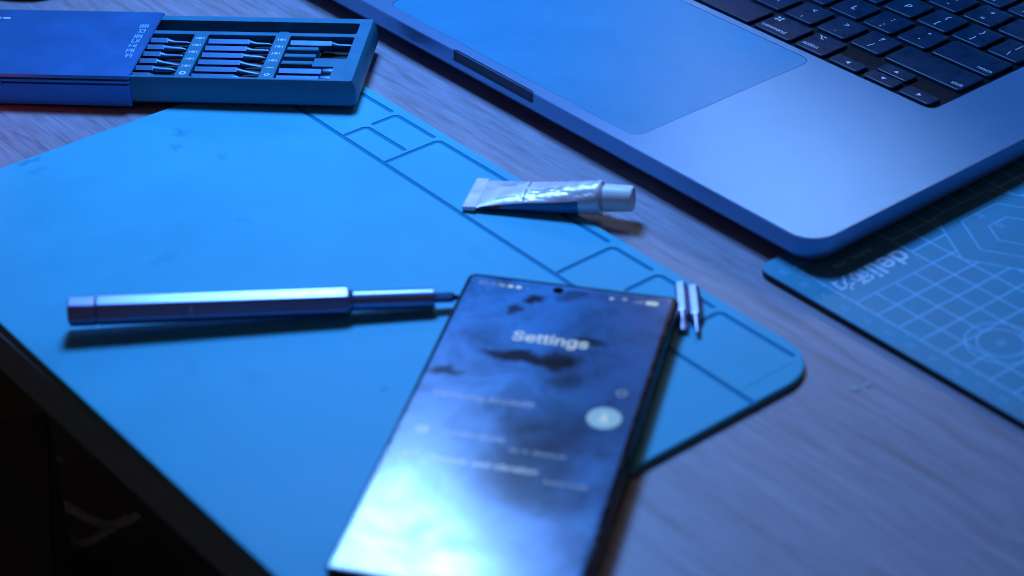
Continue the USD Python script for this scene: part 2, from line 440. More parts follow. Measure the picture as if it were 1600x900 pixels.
grooves = [[ml(-150, -71.2), ml(139.4, -76.2)], [ml(-118, -44.2), ml(-99.5, -44.4)]]
for x, yb, yt, x1 in ((-95, -56.5, -45.0, -70.3), (-95, -70.6, -60.0, -69.9), (-66.6, -71.0, -45.2, 34.4), (38.6, -72.6, -46.4, 59), (63.2, -62, -46.6, 90.8), (94.6, -62, -47.0, 129.4), (-124, -56.5, -44.6, -99)):
    grooves.append(bent(x, yb, yt, x1))
grooves.pop(1)
cuts = Manifold()
for g in grooves:
    cuts = cuts + stroke(g, 2.0, TOP - 0.30, TOP + 1)
body = body - cuts
obj('mat_body', body, 'mat_silicone', mt, smooth=25)
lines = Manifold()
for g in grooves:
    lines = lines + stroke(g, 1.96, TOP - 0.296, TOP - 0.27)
obj('groove_floor', lines, 'groove_shade', mt)
xr, y0r = ml(131.6, -75.0)
ridge = slab(xr - 0.55, y0r, xr + 0.55, y0r + 25.5, 0.5, [(0, TOP - 0.05), (0.15, TOP + 0.08), (0.35, TOP + 0.13)], 4)
obj('ridge', ridge, 'mat_silicone', mt, smooth=40)

# ------------------------------------------------------------------ cutting mat (grid unit 1 cm)
G0, GA = (122.0, -7.76), -0.0132
CT = 3.0
Mcut = rotz(GA, (G0[0], G0[1], 0))
ct = thing('cutting_mat', 'dark blue cutting mat printed with a pale centimetre grid, under the laptop corner', 'cutting mat', Mcut)
A0, A1, B0, B1 = -39, 262, -10, 211
core = slab(A0, B0, A1, B1, 5.5, [(0.3, 0.02), (0, 0.3), (0, CT - 0.5)], 6)
obj('mat_core', core, 'cutting_core', ct)
obj('mat_face', slab(A0, B0, A1, B1, 5.5, [(0, CT - 0.49), (0, CT - 0.12), (0.12, CT)], 6), 'cutting_pvc', ct)
PZ0, PZ1 = CT + 0.004, CT + 0.03
HEX_C, HEX_R = np.array((5.0, 80.0)), (10.0, 20.0, 30.0)
CIRC = np.array((48.5, 19.3))


def hexagon(r):
    return [HEX_C + r * np.array([math.cos(math.radians(a)), math.sin(math.radians(a))]) for a in range(-90, 270, 60)]


hexcs = cs(hexagon(30.0))
keep_out = hexcs + CrossSection.circle(8.2, 40).translate(CIRC) + cs([(-60, -30), (-0.2, -30), (-0.2, 39.7), (-60, 39.7)])
grid = CrossSection()
for i in range(-3, 26):
    grid = grid + cs([(i * 10 - 0.36, 0), (i * 10 + 0.36, 0), (i * 10 + 0.36, 200), (i * 10 - 0.36, 200)])
for j in range(0, 21):
    grid = grid + cs([(-30, j * 10 - 0.36), (252, j * 10 - 0.36), (252, j * 10 + 0.36), (-30, j * 10 + 0.36)])
grid = grid - keep_out
grid = grid + cs([(-30, -0.3), (0, -0.3), (0, 0.3), (-30, 0.3)]) + cs([(-30.3, -0.3), (-29.7, -0.3), (-29.7, 200), (-30.3, 200)])
for k in range(-60, 504):     # half-centimetre and millimetre ticks on the front scale
    if k % 5 == 0 and k % 2:
        grid = grid + CrossSection.square((0.35, 1.6)).translate((k * 1.0 - 0.17, -1.4)) if -30 <= k <= 250 else grid
obj('printed_grid', grid.extrude(PZ1 - PZ0).translate((0, 0, PZ0)), 'print_pale', ct)
for r in HEX_R:
    obj('printed_hexagon', stroke(hexagon(r), 0.55, PZ0 + 0.002, PZ1 + 0.004, closed=True), 'print_pale', ct)
for r in (8.2, 12.2):
    ring = (CrossSection.circle(r + 0.3, 48) - CrossSection.circle(r - 0.3, 48)).translate(CIRC)
    obj('printed_circle', ring.extrude(PZ1 - PZ0).translate((0, 0, PZ0 + 0.006)), 'print_pale', ct)


def on_cut(mesh, x, y, turn):
    return moved(mesh, rotz(math.radians(turn), (x, y, PZ0 + 0.008)))


for a in range(-3, 10):       # scale figures, read from the far side
    obj('printed_number', on_cut(text(str(25 - a), 2.0, 0.02), a * 10, -4.2, 180), 'print_pale', ct)
obj('printed_number', on_cut(text('10', 2.2, 0.02), -1.0, 79.5, 180), 'print_pale', ct)
obj('printed_number', on_cut(text('20', 2.2, 0.02), -10.6, 79.5, 180), 'print_pale', ct)
obj('printed_number', on_cut(text('8', 3.4, 0.02), CIRC[0], CIRC[1] + 1.7, 180), 'print_pale', ct)
# maker's mark, read from the right-hand side: runs along -y, tops towards +x
latin = text('deli', 8.2, 0.02, 'l', bold=True)


def hanzi(strokes, s, w=1.05):
    return cat([stroke(np.array(p) * s, w, 0, 0.02) for p in strokes])


de = hanzi([[(0.25, 1), (0.05, 0.78)], [(0.28, 0.72), (0.02, 0.42)], [(0.16, 0.5), (0.16, 0)], [(0.45, 1), (0.9, 1), (0.9, 0.66), (0.45, 0.66), (0.45, 1)], [(0.45, 0.83), (0.9, 0.83)], [(0.4, 0.5), (0.98, 0.5)], [(0.34, 0.32), (1.0, 0.32)], [(0.78, 0.5), (0.78, 0.02), (0.62, 0.06)], [(0.46, 0.2), (0.56, 0.1)]], 7.4)
li = hanzi([[(0.08, 0.7), (0.92, 0.7), (0.86, 0.05), (0.66, 0.1)], [(0.48, 1.0), (0.44, 0.45), (0.08, 0.0)]], 7.4)
w = latin.bounds[1][0]
logo = cat([latin, at(de, w + 1.2), at(li, w + 9.6)])
obj('printed_logo', on_cut(logo, -14.2, 37.5, -90), 'print_white', ct)
code = cat([at(cs([(0, 0), (wd, 0), (wd, hh), (0, hh)]).extrude(0.02), x, 0) for x, wd, hh in ((0, 1.5, 2.4), (2, 1.4, 2.0), (3.9, 1.6, 2.4), (6, 1.4, 2.0), (7.8, 1.5, 2.2), (10, 2.2, 0.5), (13, 1.6, 2.4), (15.2, 1.5, 2.4), (17.4, 1.5, 2.4))])
obj('printed_code', on_cut(code, -22, 30, -90), 'print_pale', ct)

# ------------------------------------------------------------------ laptop
LH = 15.53
EF, ER = -6.64, 99.63
LW, LD = 355.7, 248.1
LX0 = ER - LW
lap = thing('laptop', 'open grey aluminium laptop with black keyboard and large trackpad', 'laptop', frame((1, 0, 0), (0, 1, 0), (0, 0, 1), (0, 0, 0)))
base = slab(LX0, EF, ER, EF + LD, 11.5, [(5.5, LH - 10.9), (2.6, LH - 10.2), (0.9, LH - 8.8), (0.15, LH - 7.2), (0, LH - 6), (0, LH - 0.35), (0.35, LH)], 14)
KX, KY, RP, UP = -39.206, 104.97, 18.314, 19.0
WX1, WX0 = KX + 4.25 * UP + 19.4, KX - 9.25 * UP - 3.4
WY0, WY1 = KY - 3.1, KY + 6 * RP + 0.4
well = prism(rrect(WX0, WY0, WX1, WY1, 4.2, 8), LH - 1.7, LH + 2)
TPW, TPD = 159.8, 98.07
tpcut = prism(rrect(-TPW - 0.22, -0.22, 0.22, TPD + 0.22, 5.2, 8), LH - 0.6, LH + 2)
nx0, nx1 = -106.4, -53.2
notch = slab(nx0, EF - 12, nx1, EF + 1.4, 2.6, [(0, LH + 1), (0, LH - 4.0), (0.8, LH - 4.8)], 8)
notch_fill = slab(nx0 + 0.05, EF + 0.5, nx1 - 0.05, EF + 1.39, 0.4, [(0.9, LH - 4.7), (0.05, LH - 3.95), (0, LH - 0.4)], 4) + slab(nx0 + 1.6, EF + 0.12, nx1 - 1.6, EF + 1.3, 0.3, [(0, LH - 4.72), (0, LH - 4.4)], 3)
base = base - well - tpcut - notch
obj('base', base, 'aluminium', lap, smooth=32)
obj('notch_shade_insert', notch_fill, 'notch_shade', lap, smooth=30)  # dark insert added so the notch reads as shaded
obj('keyboard_well', prism(rrect(WX0 + 0.05, WY0 + 0.05, WX1 - 0.05, WY1 - 0.05, 4.1, 8), LH - 1.69, LH - 1.5), 'keyboard_black', lap)
obj('trackpad_seam', prism(rrect(-TPW - 0.18, -0.18, 0.18, TPD + 0.18, 5.1, 8), LH - 0.58, LH - 0.30), 'seam', lap)
obj('trackpad', slab(-TPW, 0, 0, TPD, 5.0, [(0, LH - 0.28), (0, LH - 0.12), (0.12, LH - 0.04)], 8), 'trackpad_glass', lap)
for fx in (LX0 + 32, ER - 32):
    for fy in (EF + 28, EF + LD - 28):
        obj('foot', at(trimesh.creation.cylinder(radius=9, height=LH - 10.9 - 3.05 + 0.2, sections=24), fx, fy, (3.02 + LH - 10.7) / 2), 'rubber', lap)


def keycap(x0, y0, w, d):
    return slab(x0, y0, x0 + w, y0 + d, 1.5, [(0.0, LH - 1.3), (0.0, LH - 0.42), (0.10, LH - 0.16), (0.42, LH + 0.02), (0.62, LH + 0.04)], 4)


rows = {5: None}
KEYS = []     # (row, left unit, width in units, legend kind, legends)
KEYS += [(0, 0, 1, 'word', ('fn',)), (0, 1, 1, 'word', ('control',)), (0, 2, 1, 'word', ('option',)), (0, 3, 1.25, 'word', ('command',)), (0, 4.25, 5, None, ()), (0, 9.25, 1.25, 'command', ()), (0, 10.5, 1, 'option', ())]
for row, start, caps in ((1, 2.25, ['Z', 'X', 'C', 'V', 'B', 'N', 'M', (',', '<'), ('.', '>'), ('/', '?')]), (2, 1.75, [*'ASDFGHJKL', (';', ':'), ("'", '"')]), (3, 1.5, [*'QWERTYUIOP', ('[', '{'), (']', '}'), ('\\', '|')]), (4, 0, [('`', '~'), ('1', '!'), ('2', '@'), ('3', '#'), ('4', '$'), ('5', '%'), ('6', '^'), ('7', '&'), ('8', '*'), ('9', '('), ('0', ')'), ('-', '_'), ('=', '+')])):
    for k, c in enumerate(caps):
        KEYS.append((row, start + k, 1, 'pair' if isinstance(c, tuple) else 'letter', c))
KEYS += [(1, 12.25, 2.25, 'right', ('shift',)), (2, 12.75, 1.75, 'right', ('return',)), (4, 13, 1.5, 'right', ('delete',))]
KEYS += [(5, 0, 1.5, 'word', ('esc',))] + [(5, 1.5 + i, 1, 'word', (f'F{i + 1}',)) for i in range(12)] + [(5, 13.5, 1, None, ())]
LZ = LH + 0.045


def legend(kind, c, w):
    """Legend meshes with the origin at the key's front left corner."""
    if kind == 'letter':
        return [at(text(c, 3.4, 0.02), w / 2, 6.1)]
    if kind == 'pair':
        return [at(text(c[0], 3.1, 0.02), w / 2, 2.9), at(text(c[1], 3.1, 0.02), w / 2, 9.7)]
    if kind == 'word':
        return [at(text(c[0], 1.9, 0.02), w / 2, 2.6)]
    if kind == 'right':
        return [at(text(c[0], 1.95, 0.02, 'r'), w - 1.5, 2.7)]
    if kind == 'command':
        loops = [stroke([(3.9 + sx * 0.75, 12.1 + sy * 0.2), (3.9 + sx * 0.75, 12.1 + sy * 1.15), (3.9 + sx * 1.15, 12.1 + sy * 1.15), (3.9 + sx * 1.15, 12.1 + sy * 0.75), (3.9 + sx * 0.2, 12.1 + sy * 0.75)], 0.42, 0, 0.02) for sx in (-1.25, 1.25) for sy in (-1.25, 1.25)]
        return [*loops, at(text('command', 2.1, 0.02, 'l'), 2.0, 2.9)]
    if kind == 'option':
        sy = stroke([(2.6, 13.4), (3.6, 13.4), (4.9, 11.4), (6.0, 11.4)], 0.45, 0, 0.02)
        return [sy, stroke([(4.7, 13.4), (6.0, 13.4)], 0.45, 0, 0.02), at(text('option', 2.1, 0.02, 'l'), 1.9, 2.9)]
    if kind in ('left', 'right_arrow', 'up', 'down'):
        a = {'left': 90, 'up': 0, 'right_arrow': -90, 'down': 180}[kind]
        t = [np.array(p) for p in ((-1.15, -0.85), (1.15, -0.85), (0, 1.05))]
        r = math.radians(a); R = np.array([[math.cos(r), -math.sin(r)], [math.sin(r), math.cos(r)]])
        q = [R @ p + (w / 2, 3.6) for p in t]
        return [cs(q).extrude(0.02)]
    return []


def add_key(x0, y0, w, d, kind, c):
    if not in_view((x0 + w / 2, y0 + d / 2, LH), 150):
        return
    k = obj('key', keycap(x0, y0, w, d), 'key_black', lap, smooth=50)
    ms = legend(kind, c, w)
    if ms:
        obj('legend', at(cat(ms), x0, y0, LZ), 'legend_white', k)


for row, u, wu, kind, c in KEYS:
    add_key(KX + (u - 9.25) * UP - 0.75, KY + row * RP - 0.45, wu * UP - 2.6, 15.7, kind, c)
for u, y, kind in ((11.5, 0, 'left'), (12.5, 0, 'down'), (12.5, 8.35, 'up'), (13.5, 0, 'right_arrow')):
    add_key(KX + (u - 9.25) * UP - 0.75, KY - 0.45 + y, UP - 2.6, 7.35, kind, ())
# raised lid, out of the picture behind the keyboard
la = math.radians(116)
Mlid = frame((1, 0, 0), (0, math.cos(math.pi - la) * 1.0, math.sin(math.pi - la)), (0, -math.sin(math.pi - la), math.cos(math.pi - la)), (0, EF + LD - 4, LH + 1.5))
obj('lid', moved(slab(LX0, 0, ER, 244, 11, [(0.4, -4.4), (0, -4), (0, -0.3), (0.3, 0)], 8), Mlid), 'aluminium', lap, smooth=30)
obj('display', moved(slab(LX0 + 2, 8, ER - 2, 242, 8, [(0, 0.02), (0.1, 0.25)], 6), Mlid), 'lid_glass', lap)

# ------------------------------------------------------------------ driver case: sleeve and pulled-out drawer
CZ = 16.0
E1 = unit((0.6956, 0.7184)); N1 = np.array([-E1[1], E1[0]])
_nr, _ns = survey(545, 127, CZ), survey(202, 118, CZ)
E1 = unit((_nr - _ns)[:2]); E1 = unit(E1 + 0.012 * np.array([E1[1], -E1[0]])); N1 = np.array([-E1[1], E1[0]])
tilt = math.atan2(2.6, 230)
ex = np.array([E1[0] * math.cos(tilt), E1[1] * math.cos(tilt), math.sin(tilt)]); ez = np.cross(ex, [*N1, 0])
Mcase = frame(ex, (*N1, 0), ez, _nr)
case = thing('driver_case', 'blue metal screwdriver case with its drawer of bits pulled out', 'tool case', Mcase)
X1, DW, ZB = 1.2, 58.1, -13.3
dr = slab(-174, 0, X1, DW, 1.2, [(2.6, ZB), (0.7, ZB + 2.2), (-1.3, -10.6 + 0.2), (-1.3, -4.2), (0.0, -0.25), (0.25, 0)], 6)
ROW_Y = [36.6 - 6.45 * k for k in range(6)]
BAYS = [(-102.6, -73.2), (-67.2, -38.0), (-31.8, -4.2)]
slot = prism(rrect(-168, 43.2, -3.9, 53.6, 1.2, 4), -9, 2)
holes = slot
for k, (b0, b1) in enumerate(BAYS):
    if k < 2:
        holes = holes + prism(rrect(b0, 1.4, b1, 40.3, 0.8, 4), -4.6, 2)
    else:
        holes = holes + prism(rrect(b0, 1.4, -17.6, 40.3, 0.8, 4), -4.6, 2) + prism(rrect(-19, 19.9, b1, 40.3, 0.8, 4), -6.5, 2) + prism(rrect(-19, 1.4, -8.5, 12.6, 0.6, 4), -3.4, 2)
ridges = Manifold()
for y in ROW_Y[1:4]:
    ridges = ridges + slab(-31.6, y - 1.55, -17.8, y + 1.55, 0.4, [(0, -4.7), (0.2, -0.9), (0.5, -0.6)], 3)
obj('drawer', dr - holes + ridges, 'drawer_plastic', case, smooth=28)
obj('slot_stop', slab(-39.2, 46.0, -34.4, 51.0, 0.5, [(0, -8.95), (0, -3.6), (0.4, -3.2)], 3), 'drawer_plastic', case)
for name, x0, y0, x1, y1, z in (('slot_shade', -168, 43.2, -3.9, 53.6, -9), ('bay_shade', BAYS[0][0], 1.4, BAYS[0][1], 40.3, -4.6), ('bay_shade', BAYS[1][0], 1.4, BAYS[1][1], 40.3, -4.6), ('bay_shade', BAYS[2][0], 1.4, -17.6, 40.3, -4.6), ('bay_shade', -17.5, 19.9, BAYS[2][1], 40.3, -6.5)):
    obj(name, slab(x0 + 0.05, y0 + 0.05, x1 - 0.05, y1 - 0.05, 0.8, [(0, z + 0.02), (0, z + 0.12)], 4), 'shade_black', case)  # dark plates added to give the recess floors their shade
for bay, xm in ((0, -70.2), (1, -34.9)):
    for k, y in enumerate(ROW_Y):
        if bay == 0 and k == 5:
            sym = CrossSection.circle(1.45, 20) - CrossSection.circle(0.75, 20)
        elif bay == 1 and k >= 4:
            sym = cs(rrect(-1.6, -0.28, 1.6, 0.28, 0.1, 2)) if k == 4 else (CrossSection.circle(1.3, 6) - CrossSection.circle(0.7, 6))
        else:
            sym = CrossSection.circle(0.85, 12) + cs(rrect(-1.7, -0.95, -1.35, 0.95, 0.1, 2)) + cs(rrect(1.35, -0.95, 1.7, 0.95, 0.1, 2)) - CrossSection.circle(0.28, 8)
        obj('printed_symbol', sym.extrude(0.02).translate((xm, y, 0.004)), 'print_white', case)
SX1, SX0 = -91.1, -266.0
sl = slab(SX0, -1.9, SX1, DW + 1.9, 1.0, [(1.0, ZB - 0.4), (0, ZB + 0.6), (0, -0.2), (0.6, 0.75)], 5)
sl = sl - Manifold.cube((SX1 - SX0 + 10, 3.0, 0.9)).translate((SX0 - 5, -3.6, -1.35)) - Manifold.cube((SX1 - SX0 + 10, 3.0, 0.9)).translate((SX0 - 5, -3.6, -3.35))
sl = sl - slab(-174.5, -1.4, SX1 + 5, DW + 1.4, 1.5, [(0, ZB + 0.0), (0, -0.0 + 0.12)], 4)
obj('sleeve', sl, 'sleeve_blue', case, smooth=25)
obj('sleeve_nub', slab(-148.6, -2.5, -145.0, -1.6, 0.2, [(0, -3.7), (0.4, -2.4)], 2), 'sleeve_blue', case)


def glyph(seed, s):
    r = np.random.default_rng(seed); st = []
    for y in (0.1, 0.42, 0.72, 0.98):
        if r.random() < 0.8:
            st.append([(r.uniform(0, 0.2), y), (r.uniform(0.75, 1), y)])
    for x in (0.12, 0.5, 0.88):
        if r.random() < 0.7:
            st.append([(x, r.uniform(0, 0.3)), (x, r.uniform(0.7, 1))])
    return hanzi([[tuple(np.array(p)) for p in q] for q in st], s, 0.42)


for k, (yy, s) in enumerate(((43.6, 3.6), (39.2, 3.4), (33.8, 3.4), (29.6, 3.2), (25.0, 3.2), (20.4, 3.4), (15.6, 3.6))):
    obj('printed_character', moved(glyph(40 + k, s), rotz(-math.pi / 2, (-98.6, yy + s, 0.76))), 'print_pale', case)
obj('printed_line', at(cat([at(cs(rrect(0, 0, wd, 1.3, 0.2, 2)).extrude(0.02), x) for x, wd in ((0, 3.2), (4, 2.6), (7.4, 4.1), (12.3, 1.8), (15, 3.4))]), -176, 50.3, 0.76), 'print_white', case)
obj('printed_line', at(cat([at(cs(rrect(0, 0, wd, 1.5, 0.2, 2)).extrude(0.02), x) for x, wd in ((0, 3.0), (4, 2.8), (7.4, 2.2))]), -168, 12.5, 0.76), 'print_white', case)


def bit_meshes(style, turn=math.pi / 6):
    """A 4 mm hexagon bit 28 mm long from x = 0: shank, then the blade."""
    shank = lathe([(0, 2.0), (0.35, 2.3), (17.6, 2.3), (18.0, 2.1)], 6, turn)
    neck = {'thin': [(17.98, 1.9), (20.6, 1.0), (26.0, 0.85), (27.6, 0.25)], 'fat': [(17.98, 1.95), (21.5, 1.55), (25.0, 1.35), (27.2, 0.5)], 'star': [(17.98, 1.95), (20.2, 1.2), (26.6, 1.1), (27.4, 0.9)], 'flat': [(17.98, 1.9), (20.5, 1.1), (24.5, 0.9), (27.2, 0.5)], 'hex': [(17.98, 1.95), (20.0, 1.3), (27.0, 1.3), (27.4, 1.1)]}
    if style == 'fork':
        a = lathe([(17.98, 1.95), (19.0, 2.4), (22.6, 2.6), (23.2, 2.4)], 20)
        m = Manifold(m3.Mesh(np.asarray(a.vertices, np.float32), np.asarray(a.faces, np.uint32)))
        prong = Manifold.cube((5.2, 1.1, 2.2)).translate((22.0, 1.4, -1.1)) + Manifold.cube((5.2, 1.1, 2.2)).translate((22.0, -2.5, -1.1))
        return shank, tri(m + prong)
    if style == 'flat':
        a = lathe(neck[style], 16)
        v = a.vertices; t = np.clip((v[:, 0] - 22) / 5, 0, 1)
        v[:, 2] *= 1 - 0.75 * t; v[:, 1] *= 1 + 1.2 * t
        a.vertices = v
        return shank, a
    return shank, lathe(neck[style], 16 if style != 'hex' else 6)


def make_bit(style, label, M, group=None, metal='steel'):
    t = thing('screwdriver_bit', label, 'screwdriver bit', M, group)
    s, n = bit_meshes(style, math.pi / 6 if metal == 'steel' else math.radians(12))
    obj('shank', s, metal, t, smooth=25); obj('blade', n, metal, t, smooth=50)
    return t


STY = [['thin', 'fat', 'star', 'flat', 'fat', 'hex'], ['thin', 'star', 'fat', 'flat', 'flat', 'star'], ['thin', None, None, None, 'fork', 'fork']]
ORD = ['farthest one', 'second from the back', 'third from the back', 'fourth from the back', 'fifth from the back', 'nearest one']
BAYN = ['half covered by the sleeve', 'of the middle compartment', 'of the end compartment']
for b, (b0, b1) in enumerate(BAYS):
    for k, y in enumerate(ROW_Y):
        if STY[b][k] is None:
            continue
        L = np.eye(4); L[:3, 3] = (b0 + 0.5, y, -2.55)
        what = 'forked steel bit' if STY[b][k] == 'fork' else 'steel bit with a needle tip' if STY[b][k] == 'thin' else 'steel bit'
        make_bit(STY[b][k], f'{what} in the row {BAYN[b]}, {ORD[k]}', Mcase @ L, 'bits stored in the pulled-out drawer')

# ------------------------------------------------------------------ screwdriver
pa, pb = survey(107, 487, 10.6), survey(545, 470.5, 7.75)
px_ = unit(pb - pa); py_ = unit(np.cross([0, 0, 1], px_)); pz_ = np.cross(px_, py_)
PLN = np.linalg.norm(pb - pa)
pen = thing('screwdriver', 'slim blue grey aluminium precision screwdriver lying on the blue mat', 'screwdriver', frame(px_, py_, pz_, pa))


def round_hex(profile, flat=0.90, n=72):
    """Handle with six soft flats."""
    rings = []
    for x, r in profile:
        a = np.arange(n) * 2 * np.pi / n + math.radians(2.5)
        rr = np.minimum(1.0, flat / np.cos((a - math.radians(10)) % (math.pi / 3) - math.pi / 6)) * r
        rings.append(np.column_stack([np.full(n, x), rr * np.cos(a), rr * np.sin(a)]))
    return loft(rings)


obj('end_cap', round_hex([(0, 4.6), (0.5, 5.3), (9.0, 5.35), (9.4, 5.1)]), 'anodised_blue', pen, smooth=28)
obj('cap_seam', lathe([(9.3, 4.8), (10.0, 4.8)], 32), 'seam', pen)
obj('handle', round_hex([(9.8, 5.1), (10.1, 5.3), (PLN - 0.9, 5.05), (PLN, 4.7)]), 'anodised_blue', pen, smooth=28)
af = math.radians(100 + 60)
nf_ = np.array([0, math.cos(af), math.sin(af)]); tf_ = np.array([0, -math.sin(af), math.cos(af)])
obj('clip_mark', moved(slab(0, -1.7, 1.3, 1.7, 0.2, [(0, 0), (0.1, 0.10)], 3), frame((1, 0, 0), tf_, nf_, np.array([0.43 * PLN, 0, 0]) + nf_ * 4.62)), 'clip_metal', pen)
obj('collar', lathe([(PLN - 0.02, 4.6), (PLN + 1.3, 3.7), (PLN + 1.6, 3.4)], 40), 'anodised_blue', pen, smooth=40)
obj('chuck', lathe([(PLN + 1.5, 3.3), (PLN + 1.8, 3.6), (PLN + 29.2, 3.6), (PLN + 29.8, 3.3)], 40), 'anodised_blue', pen, smooth=40)
obj('bit_shank', lathe([(PLN + 29.6, 2.0), (PLN + 36.0, 2.0)], 6, math.pi / 6), 'steel', pen)
obj('bit_blade', lathe([(PLN + 35.9, 1.9), (PLN + 37.0, 1.1), (PLN + 38.5, 0.9)], 14), 'steel', pen, smooth=40)

# ------------------------------------------------------------------ two loose bits beside the phone
for (q0, q1, lab) in (((1063.5, 446), (1069, 520), 'loose steel bit touching the phone corner, left one of the pair on the mat'), ((1083, 451), (1092, 541), 'loose steel bit on the mat, right one of the pair beside the phone corner')):
    a, b = survey(*q0, 4.65), survey(*q1, 4.65)
    d = unit(b - a)
    make_bit('thin' if 'right' in lab else 'flat', lab, frame(d, np.cross([0, 0, 1], d), (0, 0, 1), a), 'two loose bits by the phone corner', 'steel_lit')

# ------------------------------------------------------------------ tube of paste
ta, tb = survey(736, 303, 4.0), survey(940, 309, 9.0)
tc_ = survey(990, 311, 10.0)
TL_ = np.linalg.norm((tb - ta)[:2])
tx = unit(tb - ta); ty = unit(np.cross([0, 0, 1], tx)); tz = np.cross(tx, ty)
tb_ = thing('paste_tube', 'small squeezed metal tube of paste with a white cap', 'tube', frame(tx, ty, tz, ta))
n = 96
rings, prof = [], []
for s in np.linspace(0, 1, 52):
    x = 4.2 + s * (TL_ - 5.2)
    half_w = 10.6 + (6.6 - 10.6) * s ** 0.8
    half_h = 0.5 + 5.9 * min(1, s * 1.02) ** 0.75
    a = np.arange(n) * 2 * np.pi / n
    e = 0.62 + 0.38 * s
    y = half_w * np.sign(np.cos(a)) * np.abs(np.cos(a)) ** e
    z = half_h * np.sign(np.sin(a)) * np.abs(np.sin(a)) ** (0.9 + 0.1 * s)
    dent = 1 - 0.10 * np.exp(-((s - 0.55) / 0.12) ** 2) * np.clip(np.sin(a), 0, 1) - 0.05 * np.exp(-((s - 0.8) / 0.07) ** 2) * np.clip(np.cos(a - 2.3), 0, 1)
    z = z * dent + 0.25 * np.sin(9 * s + 2 * np.cos(a)) * s * (1 - s) * 2
    P = np.column_stack([np.full(n, x), y, z])
    fold = np.abs(meshkit.fbm(P * (0.16, 0.10, 0.16), 3, 5) - 0.5) * 2
    up = np.clip(np.sin(a) + 0.3, 0, 1)
    P[:, 2] -= up * s ** 0.5 * (0.6 * (1 - fold) ** 5 - 0.06)
    rings.append(P)
body = loft(rings)
obj('tube_body', body, 'tube_foil', tb_, smooth=60)
obj('crimp', slab(-0.6, -11.0, 4.6, 11.0, 0.4, [(0, -0.85), (0.1, 0.75), (0.3, 0.85)], 3), 'tube_foil', tb_)
obj('shoulder', lathe([(TL_ - 1.1, 6.5), (TL_ - 0.4, 6.7), (TL_ + 0.5, 6.3), (TL_ + 0.9, 4.2), (TL_ + 2.2, 4.0)], 40), 'tube_foil', tb_, smooth=40)
cap_r = [(TL_ + 1.4, 4.7), (TL_ + 1.8, 5.15), (TL_ + 11.6, 4.75), (TL_ + 12.4, 4.2)]
nf = 60
capm = loft([np.column_stack([np.full(nf, x), (r + 0.14 * (np.arange(nf) % 2)) * np.cos(np.arange(nf) * 2 * np.pi / nf), (r + 0.14 * (np.arange(nf) % 2)) * np.sin(np.arange(nf) * 2 * np.pi / nf)]) for x, r in cap_r])
obj('screw_cap', capm, 'cap_plastic', tb_, smooth=50)


def skin(s0, s1, a0, a1, off, ns=14, na=10):
    """Strip that follows the tube's own surface."""
    V, F = [], []
    for s in np.linspace(s0, s1, ns):
        k = s * 51; i = int(min(k, 50)); t = k - i
        for a in np.linspace(a0, a1, na):
            j = a / (2 * np.pi) * n; j0 = int(j) % n; j1 = (j0 + 1) % n; u = j - int(j)
            q = (1 - t) * ((1 - u) * rings[i][j0] + u * rings[i][j1]) + t * ((1 - u) * rings[i + 1][j0] + u * rings[i + 1][j1])
            c = np.array([q[0], 0, 0]); d = unit(q - c)
            V.append(q + d * off)
    for i in range(ns - 1):
        for j in range(na - 1):
            p = i * na + j
            F += [(p, p + na, p + na + 1), (p, p + na + 1, p + 1)]
    return trimesh.Trimesh(np.array(V), np.array(F), process=False)


obj('blue_side', skin(0.04, 0.86, math.radians(158), math.radians(262), 0.08, 20, 12), 'tube_blue', tb_, smooth=True)  # dark blue strip along the near lower side of the tube
obj('red_mark', skin(0.14, 0.21, math.radians(160), math.radians(200), 0.14, 4, 5), 'tube_red', tb_, smooth=True)
obj('dark_mark', skin(0.06, 0.14, math.radians(160), math.radians(200), 0.14, 4, 5), 'tube_ink', tb_, smooth=True)
for s0, s1, a0, a1 in ((0.16, 0.36, 60, 64), (0.16, 0.30, 74, 78), (0.44, 0.72, 96, 100), (0.44, 0.66, 108, 112), (0.16, 0.33, 118, 122)):
    obj('printed_line', skin(s0, s1, math.radians(a0), math.radians(a1 + 2), 0.05, 12, 4), 'tube_print', tb_, smooth=True)
obj('label_seam', skin(0.40, 0.412, math.radians(30), math.radians(150), 0.05, 3, 12), 'seam', tb_, smooth=True)

# ------------------------------------------------------------------ phone
PYAW = math.radians(36.356)
Mph = rotz(PYAW, (27.12, -104.05, TOP))
ph = thing('smartphone', 'black smartphone with a smeared screen showing a settings page', 'phone', Mph)
PT = 8.16
obj('phone_body', slab(0, -PL, PW, 0, 3.2, [(1.8, 0.01), (0.8, 0.35), (0.2, 1.2), (0, 2.4), (0, 6.6), (0.15, 7.3), (0.45, 7.8), (1.0, PT)], 10), 'phone_frame', ph, smooth=35)
scr = slab(1.2, -PL + 1.4, PW - 1.9, -1.5, 2.4, [(0, PT - 0.3), (0.1, PT - 0.1), (0.6, PT + 0.03)], 8)
screen = obj('screen', scr, 'screen_glass', ph, smooth=40)
SZ = PT + 0.045


def put(name, mesh, x, y, m, turn=0):
    return obj(name, moved(mesh, rotz(turn, (x, -y, SZ))), m, screen)


